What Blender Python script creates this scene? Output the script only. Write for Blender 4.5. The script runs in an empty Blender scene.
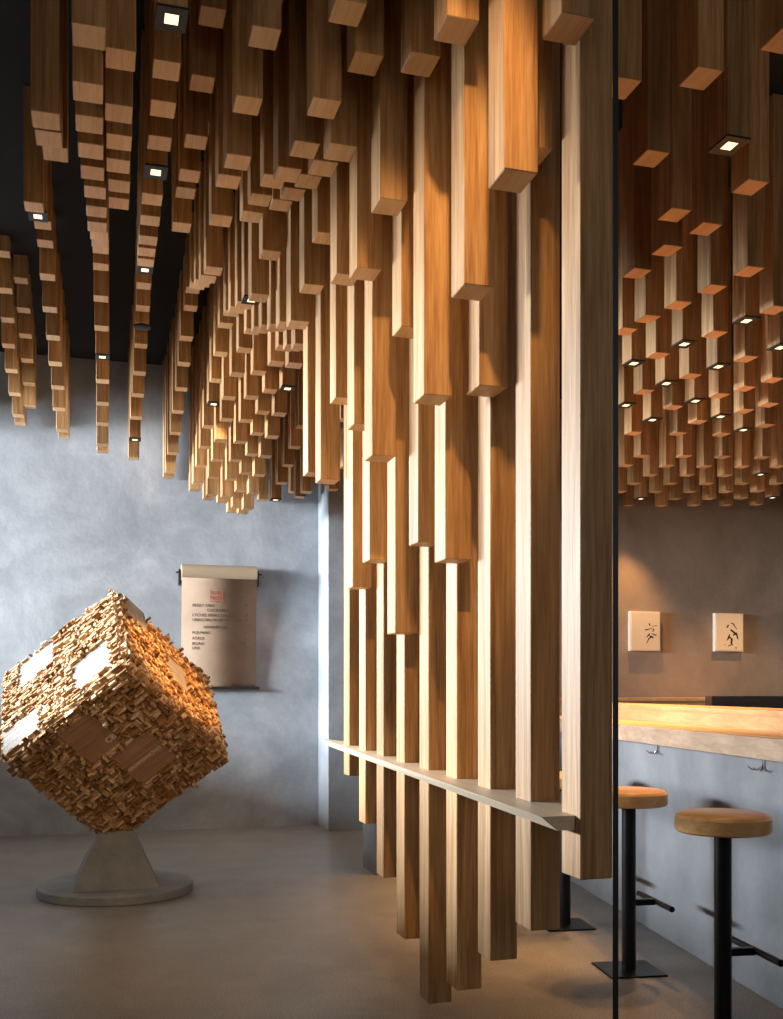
import bpy, bmesh, math, random
from mathutils import Vector, Matrix
random.seed(7)
C = bpy.context.scene.collection
PI = math.pi
TH = math.radians(16.03); CT, ST = math.cos(TH), math.sin(TH); F = 1030.0; EYE = 1.17
CEIL = 3.87

# ------------------------------------------------------------------ helpers
def on_plane_y(px, py, Y):
    """world point on the plane y = Y seen in the photograph at (px, py)"""
    r = (px - 391) / F
    z = Y / (CT - r * ST)
    return Vector((r * z * CT + z * ST, Y, EYE + (690 - py) * z / F))

def link(name, me, mat=None, parent=None, loc=(0, 0, 0)):
    o = bpy.data.objects.new(name, me)
    C.objects.link(o)
    if mat is not None and me is not None and hasattr(me, 'materials') and len(me.materials) == 0:
        for m in (mat if isinstance(mat, (list, tuple)) else [mat]):
            me.materials.append(m)
    o.location = loc
    if parent is not None:
        o.parent = parent
    return o

def tag(o, label=None, cat=None, group=None, kind=None):
    if label: o['label'] = label
    if cat: o['category'] = cat
    if group: o['group'] = group
    if kind: o['kind'] = kind
    return o

def empty(name, loc, rz=0):
    o = bpy.data.objects.new(name, None)
    C.objects.link(o)
    o.location = loc; o.rotation_euler = (0, 0, rz); o.empty_display_size = .05
    return o

def me_from(name, verts, faces, mats=None, smooth=False):
    me = bpy.data.meshes.new(name)
    me.from_pydata([tuple(v) for v in verts], [], faces)
    if mats:
        for p, m in zip(me.polygons, mats): p.material_index = m
    if smooth:
        for p in me.polygons: p.use_smooth = True
    me.update()
    return me

def fix(me):
    bm = bmesh.new(); bm.from_mesh(me)
    bmesh.ops.recalc_face_normals(bm, faces=bm.faces)
    bm.to_mesh(me); bm.free(); return me

def box_bm(bm, x0, x1, y0, y1, z0, z1):
    v = [bm.verts.new(p) for p in ((x0, y0, z0), (x1, y0, z0), (x1, y1, z0), (x0, y1, z0),
                                   (x0, y0, z1), (x1, y0, z1), (x1, y1, z1), (x0, y1, z1))]
    for f in ((0, 3, 2, 1), (4, 5, 6, 7), (0, 1, 5, 4), (1, 2, 6, 5), (2, 3, 7, 6), (3, 0, 4, 7)):
        bm.faces.new([v[i] for i in f])

def box_me(name, x0, x1, y0, y1, z0, z1, bev=0.0):
    bm = bmesh.new(); box_bm(bm, x0, x1, y0, y1, z0, z1)
    if bev:
        bmesh.ops.bevel(bm, geom=list(bm.edges), offset=bev, segments=2, affect='EDGES', profile=.5)
    me = bpy.data.meshes.new(name); bm.to_mesh(me); bm.free(); return me

def lathe(name, prof, n=64, closed_ends=True):
    vs = []; fs = []
    for r, z in prof:
        for k in range(n):
            a = 2 * PI * k / n
            vs.append((r * math.cos(a), r * math.sin(a), z))
    for i in range(len(prof) - 1):
        for k in range(n):
            k2 = (k + 1) % n
            fs.append((i * n + k, i * n + k2, (i + 1) * n + k2, (i + 1) * n + k))
    if closed_ends:
        fs.append(tuple(reversed(range(n))))
        fs.append(tuple((len(prof) - 1) * n + k for k in range(n)))
    return me_from(name, vs, fs)

def shade(me, ang=35):
    for p in me.polygons: p.use_smooth = True
    try: me.set_sharp_from_angle(angle=math.radians(ang))
    except Exception: pass
    return me

def tube_me(name, pts, r, n=10, radii=None):
    pts = [Vector(p) for p in pts]; vs = []; fs = []
    for i, p in enumerate(pts):
        d = (pts[min(i + 1, len(pts) - 1)] - pts[max(i - 1, 0)]).normalized()
        u = d.orthogonal().normalized() if i == 0 else (u - d * u.dot(d)).normalized()
        w = d.cross(u); rr = radii[i] if radii else r
        for k in range(n):
            a = 2 * PI * k / n
            vs.append(p + (u * math.cos(a) + w * math.sin(a)) * rr)
    for i in range(len(pts) - 1):
        for k in range(n):
            fs.append((i * n + k, i * n + (k + 1) % n, (i + 1) * n + (k + 1) % n, (i + 1) * n + k))
    fs.append(tuple(reversed(range(n)))); fs.append(tuple((len(pts) - 1) * n + k for k in range(n)))
    return shade(fix(me_from(name, vs, fs)), 50)

def text_me(name, body, size, extrude=.0004, align='LEFT', xs=1.0):
    cu = bpy.data.curves.new(name, 'FONT')
    cu.body = body; cu.size = size; cu.extrude = extrude; cu.align_x = align
    cu.align_y = 'CENTER'; cu.resolution_u = 2; cu.space_character = xs
    o = bpy.data.objects.new(name, cu); C.objects.link(o)
    bpy.context.view_layer.update()
    dg = bpy.context.evaluated_depsgraph_get()
    me = bpy.data.meshes.new_from_object(o.evaluated_get(dg))
    bpy.data.objects.remove(o); bpy.data.curves.remove(cu)
    me.materials.clear()
    return me

# ------------------------------------------------------------------ materials
def new_mat(name):
    m = bpy.data.materials.new(name); m.use_nodes = True
    nt = m.node_tree; b = nt.nodes['Principled BSDF']
    return m, nt, b

def flat(name, col, rough=.5, metal=0, emit=None, es=0):
    m, nt, b = new_mat(name)
    b.inputs['Base Color'].default_value = (*col, 1)
    b.inputs['Roughness'].default_value = rough
    b.inputs['Metallic'].default_value = metal
    if emit:
        b.inputs['Emission Color'].default_value = (*emit, 1)
        b.inputs['Emission Strength'].default_value = es
    return m

def ramp(nt, stops):
    r = nt.nodes.new('ShaderNodeValToRGB'); e = r.color_ramp.elements
    while len(e) < len(stops): e.new(.5)
    for k, (p, c) in enumerate(stops):
        e[k].position = p; e[k].color = (*c, 1)
    return r

def wood(name, dark, mid, light, scale=(38, 38, 1.6), rough=.45, vary=.28, bump=.12):
    """straight-grained veneer, the grain runs along the axis with the small scale"""
    m, nt, b = new_mat(name); N = nt.nodes; L = nt.links
    tc = N.new('ShaderNodeTexCoord'); oi = N.new('ShaderNodeObjectInfo')
    off = N.new('ShaderNodeVectorMath'); off.operation = 'MULTIPLY_ADD'
    comb = N.new('ShaderNodeCombineXYZ')
    for i in range(3): L.new(oi.outputs['Random'], comb.inputs[i])
    L.new(comb.outputs[0], off.inputs[0]); off.inputs[1].default_value = (31, 17, 53)
    L.new(tc.outputs['Object'], off.inputs[2])
    mp = N.new('ShaderNodeMapping'); mp.inputs['Scale'].default_value = scale
    L.new(off.outputs[0], mp.inputs['Vector'])
    n1 = N.new('ShaderNodeTexNoise'); n1.inputs['Scale'].default_value = 1.0
    n1.inputs['Detail'].default_value = 3; n1.inputs['Distortion'].default_value = .9
    L.new(mp.outputs[0], n1.inputs['Vector'])
    mp2 = N.new('ShaderNodeMapping'); mp2.inputs['Scale'].default_value = tuple(v * 5.5 for v in scale)
    L.new(off.outputs[0], mp2.inputs['Vector'])
    n2 = N.new('ShaderNodeTexNoise'); n2.inputs['Scale'].default_value = 1.0
    n2.inputs['Detail'].default_value = 2
    L.new(mp2.outputs[0], n2.inputs['Vector'])
    mix = N.new('ShaderNodeMix'); mix.data_type = 'FLOAT'; mix.inputs[0].default_value = .35
    L.new(n1.outputs['Fac'], mix.inputs[2]); L.new(n2.outputs['Fac'], mix.inputs[3])
    r = ramp(nt, [(.32, dark), (.5, mid), (.68, light)])
    L.new(mix.outputs[0], r.inputs[0])
    hsv = N.new('ShaderNodeHueSaturation')
    L.new(r.outputs[0], hsv.inputs['Color'])
    vv = N.new('ShaderNodeMapRange'); vv.inputs[3].default_value = 1 - vary; vv.inputs[4].default_value = 1 + vary
    L.new(oi.outputs['Random'], vv.inputs[0]); L.new(vv.outputs[0], hsv.inputs['Value'])
    L.new(hsv.outputs[0], b.inputs['Base Color'])
    b.inputs['Roughness'].default_value = rough
    bp = N.new('ShaderNodeBump'); bp.inputs['Strength'].default_value = bump; bp.inputs['Distance'].default_value = .002
    L.new(n2.outputs['Fac'], bp.inputs['Height']); L.new(bp.outputs[0], b.inputs['Normal'])
    return m

def plaster(name, a, b_, c, scale=1.3, rough=.75, bump=.15):
    m, nt, b = new_mat(name); N = nt.nodes; L = nt.links
    tc = N.new('ShaderNodeTexCoord')
    n1 = N.new('ShaderNodeTexNoise'); n1.inputs['Scale'].default_value = scale
    n1.inputs['Detail'].default_value = 6; n1.inputs['Roughness'].default_value = .68; n1.inputs['Distortion'].default_value = .35
    L.new(tc.outputs['Object'], n1.inputs['Vector'])
    r = ramp(nt, [(.3, a), (.5, b_), (.7, c)])
    L.new(n1.outputs['Fac'], r.inputs[0]); L.new(r.outputs[0], b.inputs['Base Color'])
    n2 = N.new('ShaderNodeTexNoise'); n2.inputs['Scale'].default_value = 30; n2.inputs['Detail'].default_value = 5
    L.new(tc.outputs['Object'], n2.inputs['Vector'])
    bp = N.new('ShaderNodeBump'); bp.inputs['Strength'].default_value = bump; bp.inputs['Distance'].default_value = .01
    L.new(n2.outputs['Fac'], bp.inputs['Height']); L.new(bp.outputs[0], b.inputs['Normal'])
    b.inputs['Roughness'].default_value = rough
    return m

M_POST = wood('oak veneer', (.27, .13, .045), (.45, .25, .1), (.6, .385, .19))
M_POST_END_BOUNCE = wood('oak veneer end cap bounce-lit', (.72, .43, .19), (.82, .52, .25), (.88, .6, .32), scale=(45, 3, 45), vary=.12)  # same oak, colour lightened to stand in for light bounced from below
M_SHELF = wood('pale oak shelf', (.66, .55, .4), (.72, .61, .45), (.77, .67, .51), scale=(40, 1.6, 40), vary=.02)
M_BAR = wood('bar top oak', (.42, .235, .1), (.5, .3, .135), (.58, .36, .18), scale=(28, 1.1, 28), vary=.02, rough=.35)
M_BAR_EDGE = wood('bar edge oak', (.3, .2, .13), (.38, .265, .175), (.46, .34, .235), scale=(45, 1.4, 30), vary=.02)
M_SEAT = wood('stool seat oak', (.5, .26, .09), (.6, .34, .13), (.68, .42, .19), scale=(3, 40, 40), vary=.05, rough=.3)
M_WALL = plaster('grey plaster', (.23, .25, .275), (.34, .365, .395), (.5, .53, .56))
M_WALLR = plaster('warm-light plaster', (.2, .15, .11), (.27, .21, .155), (.34, .27, .205), scale=1.0)  # grey plaster with the warmth of the lamp light put into its colour
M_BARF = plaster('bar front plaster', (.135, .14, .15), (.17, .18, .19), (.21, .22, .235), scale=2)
M_FLOOR = plaster('terrazzo floor', (.19, .18, .17), (.23, .22, .205), (.27, .26, .24), scale=3.2, rough=.42, bump=.03)
nt = M_FLOOR.node_tree
sp = nt.nodes.new('ShaderNodeTexNoise'); sp.inputs['Scale'].default_value = 160; sp.inputs['Detail'].default_value = 1
tc = nt.nodes.new('ShaderNodeTexCoord'); nt.links.new(tc.outputs['Object'], sp.inputs['Vector'])
rp = ramp(nt, [(.38, (.6, .6, .6)), (.62, (1.15, 1.15, 1.15))]); nt.links.new(sp.outputs['Fac'], rp.inputs[0])
mx = nt.nodes.new('ShaderNodeMix'); mx.data_type = 'RGBA'; mx.blend_type = 'MULTIPLY'; mx.inputs[0].default_value = 1
bs = nt.nodes['Principled BSDF']; src = bs.inputs['Base Color'].links[0].from_socket
nt.links.new(src, mx.inputs[6]); nt.links.new(rp.outputs[0], mx.inputs[7]); nt.links.new(mx.outputs[2], bs.inputs['Base Color'])
M_CONC = plaster('stand concrete', (.17, .19, .205), (.22, .245, .265), (.27, .295, .315), scale=5)
M_CEIL = flat('black ceiling paint', (.006, .006, .007), .9)
M_DUCT = flat('dark duct paint', (.012, .014, .018), .7)
M_BLACK = flat('black steel', (.01, .01, .011), .35, .6)
M_BLACKM = flat('matt black metal', (.014, .014, .015), .5)
M_GLASSEQ = flat('black gloss', (.006, .006, .007), .15)
M_LAMP = flat('lamp lens', (1, .9, .8), .4, 0, (1, .68, .38), 2)
M_PAPER = plaster('kraft paper', (.235, .155, .1), (.27, .18, .115), (.3, .205, .135), scale=6, bump=.05)
M_PAPERL = flat('kraft roll', (.46, .35, .23), .6)
M_INK = flat('dark ink', (.09, .06, .045), .8)
M_RED = flat('red stamp ink', (.5, .1, .06), .8)
M_CANVAS = flat('cream canvas', (.72, .6, .42), .8)
M_FRAME = flat('pale frame edge', (.7, .6, .48), .6)
M_INKB = flat('black brush ink', (.02, .012, .012), .7)
M_CHROME = flat('brushed steel', (.6, .6, .6), .25, 1)
M_WHITEL = flat('white print', (.85, .85, .83), .7)
# small sticks: each stick its own shade
M_STICK, nt, b = new_mat('chopped pine sticks')
N = nt.nodes; L = nt.links
gi = N.new('ShaderNodeNewGeometry'); rp = ramp(nt, [(0, (.2, .1, .04)), (.45, (.38, .21, .09)), (1, (.72, .52, .32))])
L.new(gi.outputs['Random Per Island'], rp.inputs[0]); L.new(rp.outputs[0], b.inputs['Base Color']); b.inputs['Roughness'].default_value = 1.0
M_PANEL = wood('smooth stick panel', (.22, .195, .17), (.28, .25, .22), (.34, .31, .28), scale=(2, 46, 2), vary=.03, rough=.5)
M_PANELD = wood('brown stick panel', (.25, .14, .085), (.36, .21, .13), (.44, .27, .17), scale=(2, 46, 2), vary=.03, rough=.6)

# ------------------------------------------------------------------ setting
def struct(name, me, mat):
    return tag(link(name, me, mat), kind='structure')
YB = 8.76
struct('floor', box_me('floor', -3.2, 7.2, -2.0, 9.1, -.1, 0), M_FLOOR)
struct('ceiling', box_me('ceiling', -3.2, 7.2, -2.0, 9.1, CEIL, CEIL + .12), M_CEIL)
struct('wall_back', box_me('wall_back', -3.2, 2.3, YB, YB + .2, 0, CEIL), M_WALL)
struct('wall_back_right', box_me('wall_back_right', 2.3, 7.2, YB, YB + .2, 0, CEIL), M_WALLR)
# unseen side wall, wide window; sill and head invented to shape the daylight
bm = bmesh.new()
WX0, WX1 = -2.6, -2.4
SILL, HEAD = 1.35, 2.6
box_bm(bm, WX0, WX1, -2.0, 8.76, 0, SILL)
box_bm(bm, WX0, WX1, -2.0, 6.9, HEAD, CEIL); box_bm(bm, WX0, WX1, 6.9, 8.76, 3.15, CEIL)
for a, c_ in ((-2.0, 4.4), (8.74, 8.76)):
    box_bm(bm, WX0, WX1, a, c_, SILL, HEAD if a < 0 else 3.15)
me = bpy.data.meshes.new('wall_left'); bm.to_mesh(me); bm.free()
struct('wall_left', me, M_WALL)
struct('wall_right', box_me('wall_right', 6.6, 6.8, -2.0, 8.76, 0, CEIL), M_WALLR)
bm = bmesh.new()
box_bm(bm, -2.6, 6.8, -2.0, -1.8, 0, 1.4); box_bm(bm, -2.6, 6.8, -2.0, -1.8, 3.3, CEIL)  # unseen wall, its high opening added to bring fill light onto post fronts
for a, c_ in ((-2.6, -2.2), (2.8, 6.8)): box_bm(bm, a, c_, -2.0, -1.8, 1.4, 3.3)
me = bpy.data.meshes.new('wall_front'); bm.to_mesh(me); bm.free()
struct('wall_front', me, M_WALLR)
p = on_plane_y(328, 828, 8.36)
struct('wall_pier', box_me('wall_pier', p.x, p.x + .42, 8.36, YB, 0, CEIL), M_WALL)
struct('trim_1', box_me('ceiling_duct', -1.5, -.62, 1.8, 4.2, CEIL - .25, CEIL), M_DUCT)

# ------------------------------------------------------------------ hanging posts
PW, PD = .083, .102
BLOCKS = """
L0 1.086 2.185 0.727 0
L0 1.086 2.470 0.544 0
L0 1.086 2.755 0.394 0
L0 1.086 3.040 0.229 0
L0 1.086 3.325 0.104 0
L0 1.086 3.610 0.257 0
L0 1.086 3.895 0.432 0
L0 1.086 4.180 0.608 0
L0 1.086 4.465 0.787 0
L3 0.807 2.328 2.782 0
L2 0.903 2.470 2.205 0
L2 0.896 2.185 2.359 0
L1 0.970 2.042 2.639 0
L3 0.806 2.613 2.866 0
L4 0.688 2.755 2.931 0
L3 0.798 2.897 2.606 0
L2 0.887 2.755 2.001 0
L1 0.998 2.613 1.995 0
L1 0.999 2.897 1.559 0
L2 0.888 3.325 1.955 0
L2 0.905 3.040 2.291 0
L1 1.004 3.183 1.649 0
L1 1.010 3.468 1.370 0
L1 0.991 3.752 1.660 0
L1 0.996 4.037 1.586 0
L1 0.999 2.328 2.500 0
L8 0.322 3.325 3.354 0
L8 0.318 3.610 3.298 0
L8 0.322 3.895 3.240 0
L8 0.323 4.180 3.249 0
L8 0.331 4.465 3.313 0
L8 0.337 4.750 3.288 0
L7 0.425 2.897 3.044 0
L7 0.417 3.183 3.005 0
L7 0.423 3.468 2.968 0
L7 0.427 3.752 3.037 0
L7 0.433 4.037 3.019 0
L5 0.588 4.037 3.121 0
L5 0.594 4.322 3.180 0
L5 0.593 3.752 3.060 0
L5 0.596 3.468 2.949 0
L5 0.599 3.183 2.892 0
L5 0.600 2.897 2.869 0
L5 0.602 2.613 2.969 0
L4 0.682 3.040 2.823 0
L4 0.690 3.325 2.914 0
L4 0.697 3.610 3.006 0
L4 0.694 3.895 3.092 0
L4 0.697 4.180 3.178 0
L4 0.699 4.465 3.087 0
L4 0.692 4.750 3.003 0
L4 0.699 5.035 3.090 1
L4 0.703 5.320 3.174 0
L4 0.703 5.605 3.251 0
L4 0.710 5.890 3.333 0
L4 0.709 6.175 3.360 0
L4 0.714 6.460 3.278 0
L4 0.720 6.745 3.194 0
L4 0.732 7.030 3.111 1
L4 0.728 7.315 3.032 0
L4 0.732 7.600 2.951 0
L4 0.732 7.885 2.873 0
L4 0.732 8.170 2.797 0
L4 0.732 8.455 2.795 0
L3 0.800 3.183 2.518 0
L3 0.799 3.468 2.609 0
L3 0.792 3.752 2.872 0
L3 0.798 4.037 2.788 0
L3 0.796 4.322 2.741 0
L3 0.798 4.607 2.835 0
L3 0.804 4.893 2.922 0
L3 0.805 5.178 3.017 0
L3 0.809 5.463 3.104 0
L3 0.809 5.748 3.190 0
L3 0.803 6.032 3.175 0
L3 0.798 6.317 3.114 0
L3 0.783 6.602 3.046 0
L3 0.804 6.887 2.979 0
L3 0.796 7.172 2.904 0
L3 0.806 7.457 2.830 0
L3 0.808 7.742 2.762 0
L3 0.826 8.027 2.684 0
L3 0.828 8.312 2.702 0
L2 0.896 3.610 2.132 0
L2 0.894 3.895 2.305 0
L2 0.895 4.180 2.044 0
L2 0.898 4.465 2.131 0
L2 0.896 4.750 2.791 0
L2 0.907 5.035 2.881 0
L2 0.916 5.320 2.970 0
L2 0.921 5.605 2.975 0
L2 0.909 6.175 3.092 0
L2 0.907 6.460 3.020 0
L2 0.911 6.745 2.944 0
L2 0.915 7.030 2.869 0
L2 0.917 7.315 2.804 0
L2 0.924 7.600 2.726 0
L2 0.924 7.885 2.650 0
L2 0.924 8.170 2.658 0
L1 0.995 5.463 2.929 0
L1 0.997 6.032 3.113 0
L1 1.001 6.317 3.028 0
L1 1.001 6.602 2.968 0
L1 1.010 6.887 2.899 0
L1 1.014 7.172 2.821 0
L1 1.011 7.457 2.749 0
L1 1.012 7.742 2.671 0
L1 1.020 8.027 2.599 0
L1 1.020 8.312 2.611 0
L0 1.086 6.175 3.005 1
L0 1.086 6.460 2.927 0
L0 1.086 6.745 2.849 0
L0 1.086 7.030 2.781 0
L0 1.086 7.315 2.709 0
L0 1.086 7.600 2.632 0
L0 1.086 7.885 2.564 0
L0 1.086 8.170 2.579 0
L-3 1.374 6.887 3.113 0
L-3 1.374 7.172 3.041 0
L-3 1.374 7.457 2.960 0
L-3 1.374 7.742 2.886 0
L-3 1.374 8.027 2.805 0
L-3 1.374 8.312 2.719 1
L6 0.513 5.035 3.220 0
L6 0.515 5.320 3.289 0
L6 0.516 5.605 3.376 0
L6 0.517 5.890 3.469 0
L6 0.516 6.175 3.551 0
L6 0.527 6.460 3.546 0
L6 0.525 6.745 3.451 0
L6 0.534 7.030 3.372 0
L6 0.540 7.315 3.283 0
L6 0.535 7.600 3.197 0
L6 0.540 7.885 3.109 0
L6 0.540 8.170 3.019 0
L6 0.540 8.455 2.932 0
W 0.533 8.600 2.918 0
W 1.312 8.600 2.770 0
W 1.549 7.900 2.720 0
W 1.554 8.200 2.735 0
W 1.565 8.500 2.832 0
W 1.536 7.600 2.791 0
W 1.782 8.000 2.770 0
W 1.703 7.200 2.777 0
W 1.407 6.000 2.797 0
R3 0.164 2.908 3.053 1
R3 0.168 3.192 3.079 0
R3 0.175 3.475 3.114 0
R3 0.181 3.758 3.145 0
R3 0.183 4.043 3.172 1
R3 0.183 4.328 3.203 0
R3 0.190 4.611 3.240 0
R3 0.195 4.894 3.272 0
R3 0.202 5.178 3.334 0
R3 0.210 5.460 3.395 0
R3 0.218 5.743 3.463 1
R3 0.224 6.027 3.489 0
R3 0.231 6.309 3.461 0
R3 0.239 6.592 3.457 0
R3 0.243 6.876 3.419 0
R3 0.246 7.160 3.324 0
R3 0.246 7.446 3.253 0
R3 0.244 7.731 3.165 0
R3 0.246 8.016 3.066 1
R3 0.246 8.301 2.990 0
R2 -0.058 2.722 2.857 0
R2 -0.062 3.008 2.871 0
R2 -0.060 3.293 2.931 0
R2 -0.057 3.577 2.991 0
R2 -0.052 3.860 3.054 0
R2 -0.043 4.143 3.116 0
R2 -0.037 4.426 3.168 0
R2 -0.034 4.711 3.227 0
R2 -0.025 4.993 3.310 0
R2 -0.019 5.276 3.393 0
R2 -0.015 5.560 3.477 0
R2 -0.013 5.845 3.500 0
R2 -0.011 6.129 3.428 0
R2 -0.006 6.413 3.354 0
R2 -0.000 6.696 3.263 1
R2 0.003 6.981 3.198 0
R2 0.006 7.265 3.127 0
R2 0.006 7.550 3.058 0
R2 0.008 7.834 2.976 0
R2 0.010 8.119 2.989 0
R2b 0.026 2.958 2.951 0
R2b 0.027 3.242 2.951 0
R2b 0.034 3.526 3.008 0
R2b 0.037 3.810 3.068 0
R2b 0.046 4.092 3.128 0
R2b 0.051 4.376 3.191 0
R1b -0.188 3.279 2.916 0
R1b -0.188 3.488 2.967 0
R1b -0.175 3.692 3.022 0
R1 -0.309 4.875 3.354 0
R1 -0.308 5.176 3.439 1
R1 -0.300 5.476 3.534 0
R1 -0.301 5.778 3.565 0
R1 -0.302 6.080 3.502 0
R1 -0.302 6.381 3.426 0
R1 -0.294 6.681 3.358 0
R1 -0.292 6.982 3.288 0
R1 -0.287 7.282 3.219 0
R1 -0.288 7.584 3.151 0
R1 -0.276 7.883 3.074 0
R1 -0.273 8.184 3.099 0
R0 -0.575 6.512 3.776 0
R0 -0.584 6.806 3.666 0
R0 -0.591 7.099 3.582 0
R0 -0.610 7.396 3.508 0
R0 -0.612 7.688 3.424 0
R0 -0.611 7.979 3.340 0
R0 -0.607 8.269 3.257 0
R0 -0.610 8.561 3.267 0
R0b -0.489 6.778 3.728 0
R0b -0.491 7.071 3.646 0
R0b -0.499 7.364 3.575 0
R0b -0.506 7.657 3.497 0
R0b -0.511 7.950 3.413 0
R0b -0.520 8.244 3.323 0
RR 1.735 2.314 2.910 0
RR 1.615 2.524 2.910 0
RR 1.418 2.630 2.910 0
RR 1.913 2.827 2.910 1
RR 1.708 2.958 2.910 0
RR 2.138 3.036 2.910 0
RR 1.998 3.291 2.910 0
RR 2.173 3.361 2.910 0
RR 2.134 3.571 2.910 0
RR 2.571 3.657 2.910 0
RR 2.134 3.804 2.910 0
RR 2.535 3.867 2.910 0
RR 2.494 4.072 2.910 0
RR 2.947 4.002 2.910 0
RR 2.450 4.263 2.910 0
RR 2.918 4.170 2.910 1
RR 2.431 4.444 2.910 0
RR 2.873 4.360 2.910 0
RR 2.816 4.540 2.910 1
RR 3.316 4.452 2.910 1
RR 2.773 4.722 2.910 0
RR 3.247 4.641 2.910 0
RR 2.725 4.886 2.910 1
RR 3.192 4.809 2.910 1
RR 3.134 4.988 2.910 0
RR 3.616 4.921 2.910 0
RR 3.085 5.158 2.910 1
RR 3.565 5.106 2.910 0
RR 3.039 5.325 2.910 0
RR 3.507 5.270 2.910 0
RR 3.444 5.426 2.910 1
RR 3.911 5.360 2.910 0
RR 3.086 5.626 2.910 1
RR 3.382 5.571 2.910 0
RR 3.853 5.524 2.910 0
RR 3.798 5.694 2.910 1
RR 3.420 5.886 2.910 1
RR 3.720 5.832 2.910 0
RR 4.202 5.793 2.910 0
RR 4.141 5.947 2.910 1
RR 3.465 6.212 2.910 0
RR 3.766 6.139 2.910 0
RR 4.062 6.076 2.910 0
RR 3.870 6.805 2.910 0
RR 4.178 6.731 2.910 0
RR 4.465 6.663 2.910 0
RR 4.764 6.600 2.910 0
RR 3.917 7.134 2.910 0
RR 4.231 7.060 2.910 0
RR 4.521 6.992 2.910 0
RR 5.070 6.835 2.910 0
RR 4.808 6.918 2.910 0
RR 5.140 7.148 2.910 1
RR 4.287 7.401 2.910 0
RR 4.573 7.319 2.910 0
RR 4.872 7.242 2.910 0
RR 4.331 7.741 2.910 0
RR 4.625 7.656 2.910 0
RR 5.206 7.490 2.910 0
RR 5.486 7.409 2.910 0
RR 4.922 7.580 2.910 0
RR 5.537 7.746 2.910 0
RR 4.392 8.095 2.910 0
RR 4.693 8.009 2.910 0
RR 4.984 7.925 2.910 0
RR 5.285 7.839 2.910 0
RR 5.595 8.066 2.910 0
RR 5.868 7.987 2.910 1
RR 5.328 8.164 2.910 0
RR 5.038 8.259 2.910 0
RR 4.746 8.365 2.910 1
RR 5.927 8.309 2.910 0
RR 5.668 8.407 2.910 0
RR 5.385 8.500 2.910 0
RR 4.791 8.694 2.910 0
RR 5.099 8.605 2.910 0
L1 0.990 4.322 2.467 0
L1 0.990 4.607 2.617 0
L1 0.990 4.893 3.065 0
L1 0.990 5.178 3.227 0
L1 0.990 5.748 3.371 0
L4 0.702 2.470 2.973 0
L5 0.606 4.607 3.564 0
L5 0.606 4.893 3.683 0
L5 0.606 5.463 3.757 0
L6 0.510 2.755 3.160 0
L6 0.510 3.040 3.310 0
L6 0.510 3.325 3.429 0
L6 0.510 3.610 3.601 0
L6 0.510 3.895 3.524 0
L6 0.510 4.180 3.440 0
L6 0.510 4.465 3.465 0
L6 0.510 4.750 3.437 0
L7 0.414 4.322 3.531 0
L7 0.414 4.607 3.682 0
L7 0.414 5.748 3.794 0
"""
ORD = ['first', 'second', 'third', 'fourth', 'fifth', 'sixth', 'seventh', 'eighth', 'ninth', 'tenth', 'eleventh', 'twelfth',
       'thirteenth', 'fourteenth', 'fifteenth', 'sixteenth', 'seventeenth', 'eighteenth', 'nineteenth', 'twentieth', '21st', '22nd', '23rd', '24th', '25th', '26th', '27th', '28th', '29th'] + ['%dth' % q for q in range(30, 80)]

def post_me(h, w=PW, d=PD, c=.0022):
    """square post hanging from z=h (relative) down to z=0, edges eased; faces of the end use slot 1"""
    def ring(i, z):
        a = c + i
        return [(i, a, z), (a, i, z), (w - a, i, z), (w - i, a, z), (w - i, d - a, z), (w - a, d - i, z), (a, d - i, z), (i, d - a, z)]
    vs = ring(0, h) + ring(0, c) + ring(c, 0)
    fs = []; mt = []
    for r in range(2):
        for k in range(8):
            k2 = (k + 1) % 8
            fs.append((r * 8 + k, (r + 1) * 8 + k, (r + 1) * 8 + k2, r * 8 + k2)); mt.append(0)
    fs.append(tuple(range(23, 15, -1))); mt.append(1)
    fs.append(tuple(range(0, 8))); mt.append(0)
    return fix(me_from('post', vs, fs, mt))

# downlight parts (shared meshes): square black bezel with an opening and a small lit lens recessed in it
def bezel_me():
    bm = bmesh.new(); g = .002; t = .007
    W0, W1, D0, D1 = -g, PW + g, -g, PD + g
    i0, i1, j0, j1 = PW * .27, PW * .73, PD * .27, PD * .73
    box_bm(bm, W0, W1, D0, j0, -t, -.0002); box_bm(bm, W0, W1, j1, D1, -t, -.0002)
    box_bm(bm, W0, i0, j0, j1, -t, -.0002); box_bm(bm, i1, W1, j0, j1, -t, -.0002)
    me = bpy.data.meshes.new('bezel'); bm.to_mesh(me); bm.free(); me.materials.append(M_BLACKM); return me
BEZEL = bezel_me()
LENS = box_me('lens', PW * .27, PW * .73, PD * .27, PD * .73, -.006, -.0004); LENS.materials.append(M_LAMP)

rows = {}
for ln in BLOCKS.strip().split('\n'):
    t = ln.split()
    rows.setdefault(t[0], []).append((float(t[1]), float(t[2]), float(t[3]), int(t[4])))
ROWTXT = {
 'L0': ('tall oak slat reaching below the shelf, %s from the right end of the screen', 'slats of the standing screen'),
 'R3': ('oak ceiling post, %s from the front in the row right of the cube tip', 'single row with the smoke detector'),
 'R2': ('oak ceiling post, %s from the front in the straight row above the cube', 'straight row above the cube'),
 'R2b': ('short oak ceiling post, %s from the front in the stub row near top left', 'stub row at top left'),
 'R1b': ('long oak ceiling post at upper left, %s of three with overlapping ends', 'three long posts at upper left'),
 'R1': ('oak ceiling post, %s from the front in the second row from the left', 'second row from the left'),
 'R0': ('oak ceiling post, %s from the front in the leftmost row', 'leftmost row'),
 'R0b': ('oak ceiling post, %s from the front, tucked behind the leftmost row', 'row behind the leftmost row'),
 'W': ('reddish oak ceiling post by the grey pier, %s from the screen outward', 'posts near the grey pier'),
 'L-3': ('reddish oak ceiling post, %s from the front in the row just behind the screen', 'row just behind the screen'),
}
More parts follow.
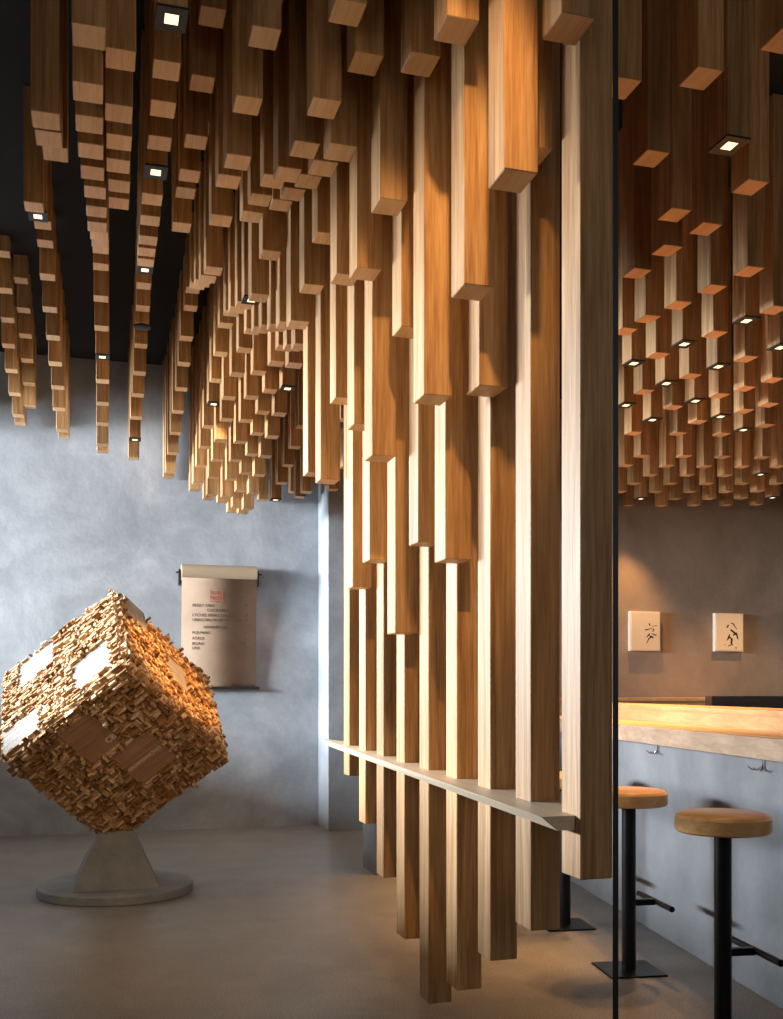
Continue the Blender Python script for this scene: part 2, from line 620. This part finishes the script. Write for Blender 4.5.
lamps = []
def make_post(x, y, h, light, label, group):
    z0 = h + (.012 if light else 0)
    me = post_me(CEIL - .0005 - z0)
    me.materials.append(M_POST); me.materials.append(M_POST_END_BOUNCE)
    o = link('hanging_post', me, None, None, (x, y, z0))
    tag(o, label, 'wooden post', group)
    if light:
        bz = link('downlight', BEZEL, None, o); bz['label'] = 'small square black downlight at the end of the post'
        link('lens', LENS, None, bz)
        lamps.append((x + PW / 2, y + PD / 2, h, light))
    return o
for key, L_ in rows.items():
    if key == 'RR':
        # rows parallel to the picture: group by distance from the doorway
        L2 = sorted(L_, key=lambda t: t[0] * ST + t[1] * CT)
        bands = []
        for t in L2:
            d = t[0] * ST + t[1] * CT
            if bands and d - bands[-1][0] < .16: bands[-1][1].append(t)
            else: bands.append([d, [t]])
        nb = len(bands)
        for bi, (d, ts) in enumerate(bands):
            ts.sort(key=lambda t: t[0])
            for k, t in enumerate(ts):
                pos = 'sole' if len(ts) == 1 else ORD[k] + ' from left'
                lit = 'lit end' if t[3] else 'plain'
                make_post(*t, 'amber post over the bar, %s, %s, %s row from far wall' % (lit, pos, ORD[nb - 1 - bi]), 'ceiling posts over the bar')
        continue
    L2 = sorted(L_, key=lambda t: t[1])
    if key in ROWTXT:
        tx, gr = ROWTXT[key]
    else:
        n = int(key[1:])
        tx = 'oak ceiling post, %s from the front in the ' + ORD[n - 1] + ' row left of the screen'
        gr = ORD[n - 1] + ' row of posts left of the screen'
    for k, t in enumerate(L2):
        lab = tx % ORD[k]
        if t[3]: lab += ', lit'
        o = make_post(*t, lab, gr)
        if key == 'L0': o.name = 'screen_slat'

# smoke detector under one post of the row above the cube
t = sorted(rows['R3'], key=lambda t: t[1])[13]
me = shade(lathe('detector', [(.044, 0), (.052, -.004), (.052, -.016), (.03, -.024)], 32)); fix(me)
o = link('smoke_detector', me, M_BLACKM, None, (t[0] + PW / 2, t[1] + PD / 2, t[2] - .0003))
tag(o, 'small round black detector under a post above the cube', 'smoke detector')

# ------------------------------------------------------------------ shelf through the screen
y0, y1 = 2.212, 4.95
def shz(y): return .874 + (y - 2.2) * .021
left = [(.998, y0), (1.062, y1)]
outl = [(.998, y0), (1.062, y1), (1.12, 4.78), (1.168, 4.7)]
ys = [2.185 + .285 * i for i in range(9)]
g = .0015
for yy in reversed(ys[1:]):
    outl += [(1.168, yy + PD + g), (1.086 - g, yy + PD + g), (1.086 - g, yy - g), (1.168, yy - g)]
outl += [(1.168, ys[0] + PD + g), (1.086 - g, ys[0] + PD + g), (1.086 - g, y0)]
n = len(outl)
vt = [(x, y, shz(y)) for x, y in outl]
vb = []
for i, (x, y) in enumerate(outl):
    dx = .042 if i == 0 else (.03 if i == 1 else 0)
    vb.append((x + dx, y, shz(y) - .034))
faces = [tuple(range(n)), tuple(reversed(range(n, 2 * n)))] + [(i, (i + 1) % n, n + (i + 1) % n, n + i) for i in range(n)]
me = me_from('shelf', vt + vb, faces); fix(me)
tag(link('shelf', me, M_SHELF), 'long narrow pale oak ledge running through the tall slats', 'shelf')

# ------------------------------------------------------------------ cube sculpture
ORG = Vector((.15, 5.51769668, 1.292)); SZ = .8513
A_ = Vector((-.05173164, .83980373, .54041977)); B_ = Vector((.67645579, .42755948, -.59966695)); D_ = Vector((-.73466414, .33454833, -.59020845))
sc = empty('cube_sculpture', (.1136, 6.2, 0))
tag(sc, 'tilted cube of small wooden sticks balanced on a grey concrete stand', 'sculpture')
LOC = Vector(sc.location)
Rm = Matrix((A_, B_, D_)).transposed()      # columns: cube axes
def cube_local(o, org=ORG):
    o.matrix_local = Matrix.Translation(org - LOC) @ Rm.to_4x4()
def uv_hit(px, py, axis):
    """photo pixel to cube coordinates on the face where coordinate `axis` is 0"""
    r = (px - 391) / F; e = (690 - py) / F
    d = Vector((r * CT + ST, -r * ST + CT, e)); o = Vector((0, 0, EYE))
    nrm = (A_, B_, D_)[axis]
    k = (ORG - o).dot(nrm) / d.dot(nrm)
    P = o + d * k - ORG
    return Vector((P.dot(A_), P.dot(B_), P.dot(D_)))
PAN = []   # (axis, side, u0,u1,v0,v1) in cell units
for axis, pts in ((1, [(18, 667), (52, 642), (54, 666), (19, 685)]), (1, [(71.5, 667.6), (108, 638), (112, 669.5), (74, 690)]), (1, [(2, 739), (39, 701), (41, 732), (4, 753)]),
                  (0, [(54, 735), (84, 714), (123, 737), (95, 765)]), (0, [(111, 758), (143, 733), (182, 755), (141, 783)]),
                  (2, [(158, 655), (170, 650), (194, 697), (184, 700)]), (2, [(120, 597), (127, 592), (152, 634), (143, 636)])):
    hs = [uv_hit(a, c_, axis) for a, c_ in pts]
    o1, o2 = [(1, 2), (0, 2), (0, 1)][axis]
    us = sorted(h[o1] for h in hs); vv = sorted(h[o2] for h in hs)
    PAN.append((axis, (us[0] + us[1]) / 2, (us[2] + us[3]) / 2, (vv[0] + vv[1]) / 2, (vv[2] + vv[3]) / 2))
NC = 58; CS = SZ / NC; BASE = .019
bm = bmesh.new()
box_bm(bm, BASE, SZ - BASE, BASE, SZ - BASE, BASE, SZ - BASE)
rnd = random.Random(3)
def axis_box(axis, side, u0, u1, v0, v1, h0, h1):
    o1, o2 = [(1, 2), (0, 2), (0, 1)][axis]
    lo = [0, 0, 0]; hi = [0, 0, 0]
    lo[o1], hi[o1], lo[o2], hi[o2] = u0, u1, v0, v1
    if side == 0: lo[axis], hi[axis] = BASE - h1, BASE - h0
    else: lo[axis], hi[axis] = SZ - BASE + h0, SZ - BASE + h1
    return lo[0], hi[0], lo[1], hi[1], lo[2], hi[2]
for axis in range(3):
    for side in (0, 1):
        used = [[False] * NC for _ in range(NC)]
        if side == 0:
            for (ax, u0, u1, v0, v1) in PAN:
                if ax != axis: continue
                for i in range(NC):
                    for j in range(NC):
                        if u0 <= (i + .5) * CS <= u1 and v0 <= (j + .5) * CS <= v1: used[i][j] = True
        for i in range(NC):
            for j in range(NC):
                if used[i][j]: continue
                if axis == 1: ln, alt = rnd.choice([(1, 2), (1, 3), (1, 3), (2, 1), (1, 1)])
                elif axis == 0: ln, alt = rnd.choice([(1, 3), (1, 4), (1, 2), (2, 1), (3, 1), (1, 1)])
                else: ln, alt = rnd.choice([(2, 1), (1, 2), (1, 1), (2, 2), (3, 1)])
                a = 0
                while a < ln and i + a < NC and not used[i + a][j]: a += 1
                c_ = 0
                while c_ < alt and j + c_ < NC and not any(used[i + q][j + c_] for q in range(a)): c_ += 1
                for q in range(a):
                    for w_ in range(c_): used[i + q][j + w_] = True
                h = rnd.random() ** 1.1 * .041 + .006
                if rnd.random() < .03: h += .014
                g_ = .0012
                u0 = i * CS + g_; u1 = (i + a) * CS - g_; v0 = j * CS + g_; v1 = (j + c_) * CS - g_
                u0 = max(u0, BASE * .4); v0 = max(v0, BASE * .4); u1 = min(u1, SZ - BASE * .4); v1 = min(v1, SZ - BASE * .4)
                if u1 <= u0 or v1 <= v0: continue
                box_bm(bm, *axis_box(axis, side, u0, u1, v0, v1, -.004, h))
me = bpy.data.meshes.new('stick_cube'); bm.to_mesh(me); bm.free()
cb = link('stick_cube', me, M_STICK, sc); cube_local(cb)
panel_objs = []
for k, (ax, u0, u1, v0, v1) in enumerate(PAN):
    bm = bmesh.new()
    # a flush bundle of parallel sticks
    o = axis_box(ax, 0, u0, u1, v0, v1, 0, .02)
    if ax == 2: cells = [(u0 + (u1 - u0) * q / 14, u0 + (u1 - u0) * (q + 1) / 14 - .001, v0, v1) for q in range(14)]
    elif ax == 1: cells = [(u0 + (u1 - u0) * q / 14, u0 + (u1 - u0) * (q + 1) / 14 - .0012, v0, v1) for q in range(14)]
    else: cells = [(u0, u1, v0 + (v1 - v0) * q / 15, v0 + (v1 - v0) * (q + 1) / 15 - .0014) for q in range(15)]
    for c_ in cells: box_bm(bm, *axis_box(ax, 0, *c_, 0, .019 + rnd.random() * .0012))
    me = bpy.data.meshes.new('smooth_panel'); bm.to_mesh(me); bm.free()
    po = link('smooth_panel', me, M_PANEL if ax != 0 else M_PANELD, sc); cube_local(po)
    panel_objs.append(po)
# lettering on the two brown panels (on face a = 0): runs along the b axis in the photo
def on_face_text(body, size, pu, pv, along, up, parent, align='CENTER'):
    me = text_me('lettering', body, size, .0003, align)
    o = link('lettering', me, M_WHITEL, sc)
    nrm = along.cross(up)
    base = ORG + B_ * pu + D_ * pv + A_ * (BASE - .0208)
    R = Matrix((along, up, nrm)).transposed().to_4x4()
    o.matrix_local = Matrix.Translation(base - LOC) @ R
    o['label'] = 'white printed lettering'
    return o
h1 = uv_hit(141.5, 760.5, 0); h2 = uv_hit(110, 738.5, 0)
on_face_text('OHASAMANCHO', .034, h1[1], h1[2], -D_, B_ * -1 if (-D_).cross(-B_).dot(A_) < 0 else B_, panel_objs[4])
on_face_text('CB', .05, h2[1], h2[2], -D_, B_ * -1 if (-D_).cross(-B_).dot(A_) < 0 else B_, panel_objs[3])
# stand: round disc and truncated pyramid
me = shade(fix(lathe('disc', [(.435, 0), (.44, .004), (.44, .046), (.435, .05)], 96)))
link('base_disc', me, M_CONC, sc)
bw, tw = .235, .098; hz0, hz1 = .0501, .36
vs = [(-bw, -bw, hz0), (bw, -bw, hz0), (bw, bw, hz0), (-bw, bw, hz0), (-tw, -tw, hz1), (tw, -tw, hz1), (tw, tw, hz1), (-tw, tw, hz1)]
me = me_from('pedestal', vs, [(0, 3, 2, 1), (4, 5, 6, 7), (0, 1, 5, 4), (1, 2, 6, 5), (2, 3, 7, 6), (3, 0, 4, 7)])
link('pedestal', me, M_CONC, sc)

# ------------------------------------------------------------------ scroll menu
YP = 8.66
pl = on_plane_y(181, 562, YP); pr = on_plane_y(256, 568, YP); pb = on_plane_y(218, 688, YP)
W = pr.x - pl.x; ztop = (pl.z + pr.z) / 2; R_ = .07
sm = empty('scroll_menu', ((pl.x + pr.x) / 2, YB, ztop - R_))
tag(sm, 'kraft paper roll menu hanging on the grey wall behind the cube', 'menu')
o = link('paper_roll', shade(fix(lathe('roll', [(R_, 0), (R_, W)], 48))), M_PAPERL, sm)
o.rotation_euler = (0, PI / 2, 0); o.location = (-W / 2, -.085, 0)
zl = pb.z - (ztop - R_)
nz = 24; vs = []; fs = []
for i in range(nz + 1):
    t_ = i / nz; z = -R_ * .25 + (zl - .0 + R_ * .25) * t_
    yy = -.085 + .005 - .062 * (1 - t_) ** 2.0 + .03 * t_
    vs += [(-W / 2, yy, z), (W / 2, yy, z)]
nn = len(vs); vs += [(x, y + .0015, z) for x, y, z in vs]
for i in range(nz):
    a = 2 * i
    fs += [(a, a + 1, a + 3, a + 2), (nn + a, nn + a + 2, nn + a + 3, nn + a + 1), (a, a + 2, nn + a + 2, nn + a), (a + 1, nn + a + 1, nn + a + 3, a + 3)]
fs += [(0, nn, nn + 1, 1), (2 * nz, 2 * nz + 1, nn + 2 * nz + 1, nn + 2 * nz)]
ps = link('paper_sheet', fix(me_from('sheet', vs, fs, None, True)), M_PAPER, sm)
def sheet_y(z):
    t_ = (z + R_ * .25) / (zl + R_ * .25)
    return -.085 + .005 - .062 * (1 - t_) ** 2.0 + .03 * t_
for s_ in (-1, 1):
    bm = bmesh.new(); x = s_ * (W / 2 + .014)
    box_bm(bm, x - .007, x + .007, -.095, -.0, -.1, .028); box_bm(bm, x - .03 if s_ < 0 else x, x if s_ < 0 else x + .03, -.095, -.08, -.006, .006)
    me = bpy.data.meshes.new('bracket'); bm.to_mesh(me); bm.free()
    link('bracket', me, M_BLACKM, sm)
br = link('bottom_bar', box_me('bar', -W / 2 - .02, W / 2 + .03, sheet_y(zl) - .016, sheet_y(zl) - .002, zl - .012, zl + .012, .002), M_BLACKM, sm)
def sheet_text(body, px, py, size, mat, align='LEFT', ex=.0003):
    P = on_plane_y(px, py, YP - .03)
    lx = P.x - sm.location.x; lz = P.z - sm.location.z
    me = text_me('lettering', body, size, ex, align)
    o = link('lettering', me, mat, sm); o.rotation_euler = (PI / 2 , 0, 0)
    o.location = (lx, sheet_y(lz) - .0022, lz); return o
for body, px, py, sz, al in (('BERRY SAKE', 192, 605, .034, 'LEFT'), ('11', 248, 605.5, .034, 'RIGHT'), ('COCKTAILS', 217.5, 610.2, .034, 'CENTER'),
        ('LYCHEE BERRY SAKE MI', 192, 614.7, .034, 'LEFT'), ('13', 248, 615, .034, 'RIGHT'), ('UNICORN FRUIT BEER TEA', 192, 619.5, .034, 'LEFT'), ('12', 248, 619.8, .034, 'RIGHT'),
        ('HANDROLLS', 215.5, 627, .034, 'CENTER'), ('FUJI MAKI', 192, 632.3, .034, 'LEFT'), ('8', 247, 632.5, .034, 'RIGHT'), ('ATAUI', 192, 638, .034, 'LEFT'), ('6', 247, 638.2, .034, 'RIGHT'),
        ('IKURA', 192, 643.3, .034, 'LEFT'), ('7.50', 247, 643.5, .034, 'RIGHT'), ('UNI', 192, 647.8, .034, 'LEFT'), ('9', 247, 648, .034, 'RIGHT')):
    sheet_text(body, px, py, sz, M_INK, al)
P = on_plane_y(216.3, 595.3, YP - .03); lx = P.x - sm.location.x; lz = P.z - sm.location.z
bm = bmesh.new(); q = .052; w_ = .005
box_bm(bm, -q, q, -.0006, 0, q - w_, q); box_bm(bm, -q, q, -.0006, 0, -q, -q + w_)
box_bm(bm, -q, -q + w_, -.0006, 0, -q + w_, q - w_); box_bm(bm, q - w_, q, -.0006, 0, -q + w_, q - w_)
me = bpy.data.meshes.new('stamp'); bm.to_mesh(me); bm.free()
st = link('stamp_frame', me, M_RED, sm); st.location = (lx, sheet_y(lz) - .006, lz); st['label'] = 'red square stamp outline'
for dz, bd in ((.019, 'FULL'), (-.021, 'NORI')):
    me = text_me('lettering', bd, .042, .0003, 'CENTER')
    o = link('lettering', me, M_RED, sm); o.rotation_euler = (PI / 2, 0, 0); o.location = (lx, sheet_y(lz + dz) - .004, lz + dz)

# ------------------------------------------------------------------ brush pictures on the right wall
def brush_me(strokes, w, h, pxs):
    """strokes in picture fractions, each with its own radii"""
    bm = bmesh.new()
    for pts, rad in strokes:
        P = [Vector((x * w, 0, -y * h)) for x, y in pts]
        # smooth polyline
        Q = []; RR = []
        for i in range(len(P) - 1):
            for s_ in range(5):
                t_ = s_ / 5; Q.append(P[i].lerp(P[i + 1], t_)); RR.append(rad[i] * (1 - t_) + rad[i + 1] * t_)
        Q.append(P[-1]); RR.append(rad[-1])
        prev = None
        for i, p_ in enumerate(Q):
            d = (Q[min(i + 1, len(Q) - 1)] - Q[max(i - 1, 0)]).normalized(); nrm = Vector((-d.z, 0, d.x))
            a = bm.verts.new(p_ + nrm * RR[i]); b2 = bm.verts.new(p_ - nrm * RR[i])
            a3 = bm.verts.new(p_ + nrm * RR[i] + Vector((0, -.0006, 0))); b3 = bm.verts.new(p_ - nrm * RR[i] + Vector((0, -.0006, 0)))
            if prev:
                bm.faces.new((prev[2], a3, b3, prev[3])); bm.faces.new((prev[0], a, a3, prev[2])); bm.faces.new((prev[1], prev[3], b3, b2))
            prev = (a, b2, a3, b3)
    bmesh.ops.recalc_face_normals(bm, faces=bm.faces)
    me = bpy.data.meshes.new('brush'); bm.to_mesh(me); bm.free(); return me
def picture(pxl, pxr, pyt, pyb, strokes, label):
    a = on_plane_y(pxl, pyt, YB - .05); b2 = on_plane_y(pxr, pyb, YB - .05)
    w = b2.x - a.x; h = a.z - b2.z
    root = empty('brush_picture', (a.x, YB, a.z)); tag(root, label, 'picture')
    root.rotation_euler = (math.radians(-1.5) * 0, 0, 0)
    link('canvas', box_me('canvas', .006, w - .006, -.05, -.004, -h + .006, -.006, .003), M_CANVAS, root)
    bm = bmesh.new()
    box_bm(bm, 0, w, -.046, -.002, -.006, 0); box_bm(bm, 0, w, -.046, -.002, -h, -h + .006)
    box_bm(bm, 0, .006, -.046, -.002, -h + .006, -.006); box_bm(bm, w - .006, w, -.046, -.002, -h + .006, -.006)
    me = bpy.data.meshes.new('frame'); bm.to_mesh(me); bm.free(); link('frame', me, M_FRAME, root)
    br = link('brush_marks', brush_me(strokes, w, h, 0), M_INKB, root); br.location = (0, -.0503, 0); br['label'] = 'black brush writing'
s1 = [([(.62, .30), (.64, .36)], [.006, .006]), ([(.72, .37), (.88, .36)], [.002, .003]), ([(.48, .47), (.58, .46), (.74, .41)], [.006, .004, .002]),
      ([(.77, .44), (.74, .52)], [.008, .003]), ([(.64, .56), (.54, .65)], [.006, .005]), ([(.7, .56), (.86, .6)], [.003, .006]), ([(.58, .60), (.76, .66)], [.002, .008]),
      ([(.72, .62), (.6, .7), (.53, .82)], [.006, .005, .002])]
s2 = [([(.46, .30), (.41, .38)], [.006, .008]), ([(.53, .25), (.64, .28), (.76, .42)], [.002, .006, .003]), ([(.53, .43), (.66, .5), (.73, .56)], [.008, .01, .006]),
      ([(.62, .58), (.74, .52), (.8, .68)], [.006, .010, .006]), ([(.5, .55), (.48, .62), (.4, .72)], [.004, .011, .003]), ([(.5, .63), (.58, .68), (.56, .8), (.62, .84)], [.005, .01, .009, .004]),
      ([(.45, .86), (.54, .84)], [.004, .006]), ([(.31, .82), (.37, .83)], [.002, .002]), ([(.7, .88), (.75, .91), (.7, .94)], [.003, .004, .002])]
picture(630, 660, 611, 651, s1, 'small cream brush-writing picture on the right wall, the left of two')
picture(715, 743, 613, 651.5, s2, 'small cream brush-writing picture on the right wall, the right of two')

# ------------------------------------------------------------------ bar
def edge_x(y): return 1.811 + .15 * y
KA = .15
bar = empty('bar_counter', (edge_x(4), 4, 0))
tag(bar, 'long oak topped bar with grey plaster front running back along the right side', 'bar counter')
def slab(name, dx0, dx1, z0, z1, mat, ya=1.6, yb=6.26, parent=bar, dxb0=None, bev=True):
    L0 = Vector(parent.location) if parent else Vector((0, 0, 0))
    vs = []
    for z in (z0, z1):
        for (dx, y) in ((dx0, ya), (dx1, ya), (dx1, yb), (dx0, yb)): vs.append(Vector((edge_x(y) + dx, y, z)) - L0)
    me = me_from(name, vs, [(0, 3, 2, 1), (4, 5, 6, 7), (0, 1, 5, 4), (1, 2, 6, 5), (2, 3, 7, 6), (3, 0, 4, 7)])
    bm = bmesh.new(); bm.from_mesh(me); bmesh.ops.recalc_face_normals(bm, faces=bm.faces)
    if bev: bmesh.ops.bevel(bm, geom=list(bm.edges), offset=.004, segments=2, affect='EDGES')
    bm.to_mesh(me); bm.free()
    return link(name, me, mat, parent)
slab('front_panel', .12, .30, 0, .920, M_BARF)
slab('edge_board', 0, .05, .922, .999, M_BAR_EDGE)
slab('counter_top', .0505, .33, .93, 1.0, M_BAR)
slab('riser', .3305, .36, .93, 1.062, M_BAR)
slab('upper_ledge', .322, .62, 1.0625, 1.0855, M_BAR)
# return leg closing the bar at the far end
rt = empty('return_counter', (2.2, 6.52, 0))
tag(rt, 'oak topped return counter closing the far end of the bar', 'bar counter')
link('front_panel', box_me('rp', -.5, .44, -.24, -.06, 0, .93), M_BARF, rt)
link('counter_top', box_me('rt', -.48, .62, -.2, .1, 1.04, 1.118, .004), M_BAR, rt)
link('inner_panel', box_me('ri', -.5, .6, -.0595, .08, 0, 1.0395), M_BARF, rt)
bc = empty('back_cabinet', (4.2, 8.3, 0))
tag(bc, 'low oak cabinet standing against the far wall behind the bar', 'cabinet')
link('cabinet_body', box_me('cb', -1.4, 1.6, -.2, .44, 0, 1.07), M_BAR, bc)
link('cabinet_top', box_me('ct', -1.42, 1.62, -.23, .45, 1.0705, 1.1, .003), M_BAR, bc)
# dark case on the inner worktop
wk = empty('worktop', (3.9, 5.2, 0)); tag(wk, 'inner oak worktop behind the bar carrying the black case', 'worktop')
link('top', box_me('wt', -.6, .8, -1.2, .7, .82, .86, .003), M_BAR, wk)
link('base', box_me('wb', -.55, .75, -1.15, .65, 0, .8195), M_BARF, wk)
a = on_plane_y(711, 696, 5.1); b2 = on_plane_y(781, 696, 5.1)
cs = empty('display_case', (a.x, 5.1, .8605)); tag(cs, 'black glossy box behind the bar below the right picture', 'case')
w = (b2.x - a.x) * .92; h = a.z - .8605; cs.rotation_euler = (0, 0, -.45)
link('body', box_me('case', 0, w, 0, .28, 0.012, h, .004), M_GLASSEQ, cs)
link('foot_rail', box_me('foot', .02, w - .02, .02, .26, 0, .0118), M_BLACKM, cs)

# hooks under the bar edge
def hook(y, label):
    x = edge_x(y) + .118
    root = empty('coat_hook', (x, y, .9)); tag(root, label, 'hook')
    root.rotation_euler = (0, 0, -math.atan(KA))
    link('wall_plate', box_me('plate', -.004, 0, -.008, .008, -.03, .02, .001), M_CHROME, root)
    for s_ in (-1, 0, 1):
        pts = [(-.004, 0, -.015), (-.015, s_ * .012, -.03), (-.03, s_ * .03, -.034), (-.042, s_ * .042, -.022)]
        link('prong', tube_me('prong', pts, .0028, 8), M_CHROME, root)
for yy, tx in ((4.38, 'small steel triple hook under the bar edge above the left stool'), (3.36, 'small steel triple hook under the bar edge above the right stool')):
    hook(yy, tx)

# ------------------------------------------------------------------ stools
seat_prof = [(.148, 0), (.157, .006), (.158, .012), (.158, .05), (.150, .060), (.135, .066)]
def make_stool(label):
    r = empty('bar_stool', (0, 0, 0)); tag(r, label, 'stool', 'stools along the bar')
    s = link('seat', shade(fix(lathe('seat', seat_prof, 72)), 25), M_SEAT, r); s.location = (0, 0, .69)
    link('pole', shade(fix(lathe('pole', [(.029, .0082), (.029, .68)], 32))), M_BLACK, r)
    link('seat_plate', shade(fix(lathe('sp', [(.07, .6802), (.07, .6898)], 32))), M_BLACK, r)
    link('base_plate', box_me('bp', -.12, .12, -.12, .12, 0, .008, .002), M_BLACK, r)
    f = link('footrest', tube_me('fr', [(.115, -.17, .285), (.115, .17, .285)], .012, 12), M_BLACK, r)
    link('footrest_arm', box_me('fa', .027, .113, -.012, .012, .27, .296, .002), M_BLACK, f)
    return r
def copy_tree(o, parent=None):
    c_ = o.copy(); C.objects.link(c_)
    if parent is not None: c_.parent = parent
    for ch in list(o.children): copy_tree(ch, c_)
    return c_
st0 = make_stool('round oak bar stool at right, the nearest of the stools in full view')
spots = [((2.04, 3.04), None), ((2.14, 3.86), 'round oak bar stool cut by the black post edge'), ((2.24, 4.68), 'round oak bar stool mostly hidden behind the slat screen')]
for (xy, lab) in spots:
    o = st0 if lab is None else copy_tree(st0)
    if lab: o['label'] = lab
    o.location = (xy[0], xy[1], 0); o.rotation_euler = (0, 0, -math.atan(.122))

# ------------------------------------------------------------------ black upright beside the screen
px_, py_ = 1.083, 2.0
mu = link('partition_upright', box_me('up', -.006, .006, -.03, .03, 0, CEIL - .0005, .001), M_BLACKM, None, (px_ - .006, py_, 0))
mu.rotation_euler = (0, 0, -math.radians(28.5))
tag(mu, 'thin black steel upright standing full height beside the last slat', 'post')

# ------------------------------------------------------------------ light
def area(name, loc, rot, sx, sy, energy, col, spread=180):
    l = bpy.data.lights.new(name, 'AREA'); l.shape = 'RECTANGLE'; l.size = sx; l.size_y = sy
    l.energy = energy; l.color = col; l.spread = math.radians(spread)
    o = bpy.data.objects.new(name, l); C.objects.link(o); o.location = loc; o.rotation_euler = rot; return o
def spot(name, loc, energy, ang=70, blend=.6, col=(1, .66, .36), target=None, size=.03):
    l = bpy.data.lights.new(name, 'SPOT'); l.energy = energy; l.spot_size = math.radians(ang); l.spot_blend = blend
    l.color = col; l.shadow_soft_size = size
    o = bpy.data.objects.new(name, l); C.objects.link(o); o.location = loc
    if target is not None:
        d = Vector(target) - Vector(loc); o.rotation_euler = d.to_track_quat('-Z', 'Y').to_euler()
    return o
# daylight through the side window
area('window_daylight', (-8.0, 9.0, 2.58), (0, -PI / 2, 0), 1.05, 10.0, 6700, (.86, .93, 1.0), 170)
spot('screen_lamp', (.45, 1.1, 3.4), 170, 37, .5, (1, .56, .22), (.63, 2.59, 2.24), .04)
spot('cube_lamp', (1.2, 5.35, 2.6), 320, 29, .6, (1, .5, .16), (.42, 6.05, 1.3), .03)
for x, y, h, l_ in lamps:
    if x > 2.4: e_, an = 115, 80
    elif x > 1.3: e_, an = 30, 56
    elif y > 4.6: e_, an = 22, 90
    else: e_, an = 2, 80
    spot('downlight_lamp', (x, y, h - .02), e_, an, .7, (1, .5, .18) if x > 1.3 else (1, .76, .52))

w = bpy.data.worlds.new('World'); bpy.context.scene.world = w; w.use_nodes = True
w.node_tree.nodes['Background'].inputs[0].default_value = (1, .92, .84, 1)
w.node_tree.nodes['Background'].inputs[1].default_value = 1.0

# ------------------------------------------------------------------ camera
cam = bpy.data.cameras.new('Camera'); co = bpy.data.objects.new('Camera', cam); C.objects.link(co)
co.location = (0, 0, EYE); co.rotation_euler = (PI / 2, 0, -TH)
cam.sensor_fit = 'HORIZONTAL'; cam.sensor_width = 36; cam.lens = 36 * F / 783
cam.shift_y = (690 - 509.5) / 783; cam.clip_start = .05
S = bpy.context.scene; S.camera = co
S.view_settings.view_transform = 'Standard'; S.view_settings.look = 'None'
S.view_settings.gamma = 1; S.view_settings.exposure = 0; S.view_settings.use_curve_mapping = False
S.cycles.use_denoising = True
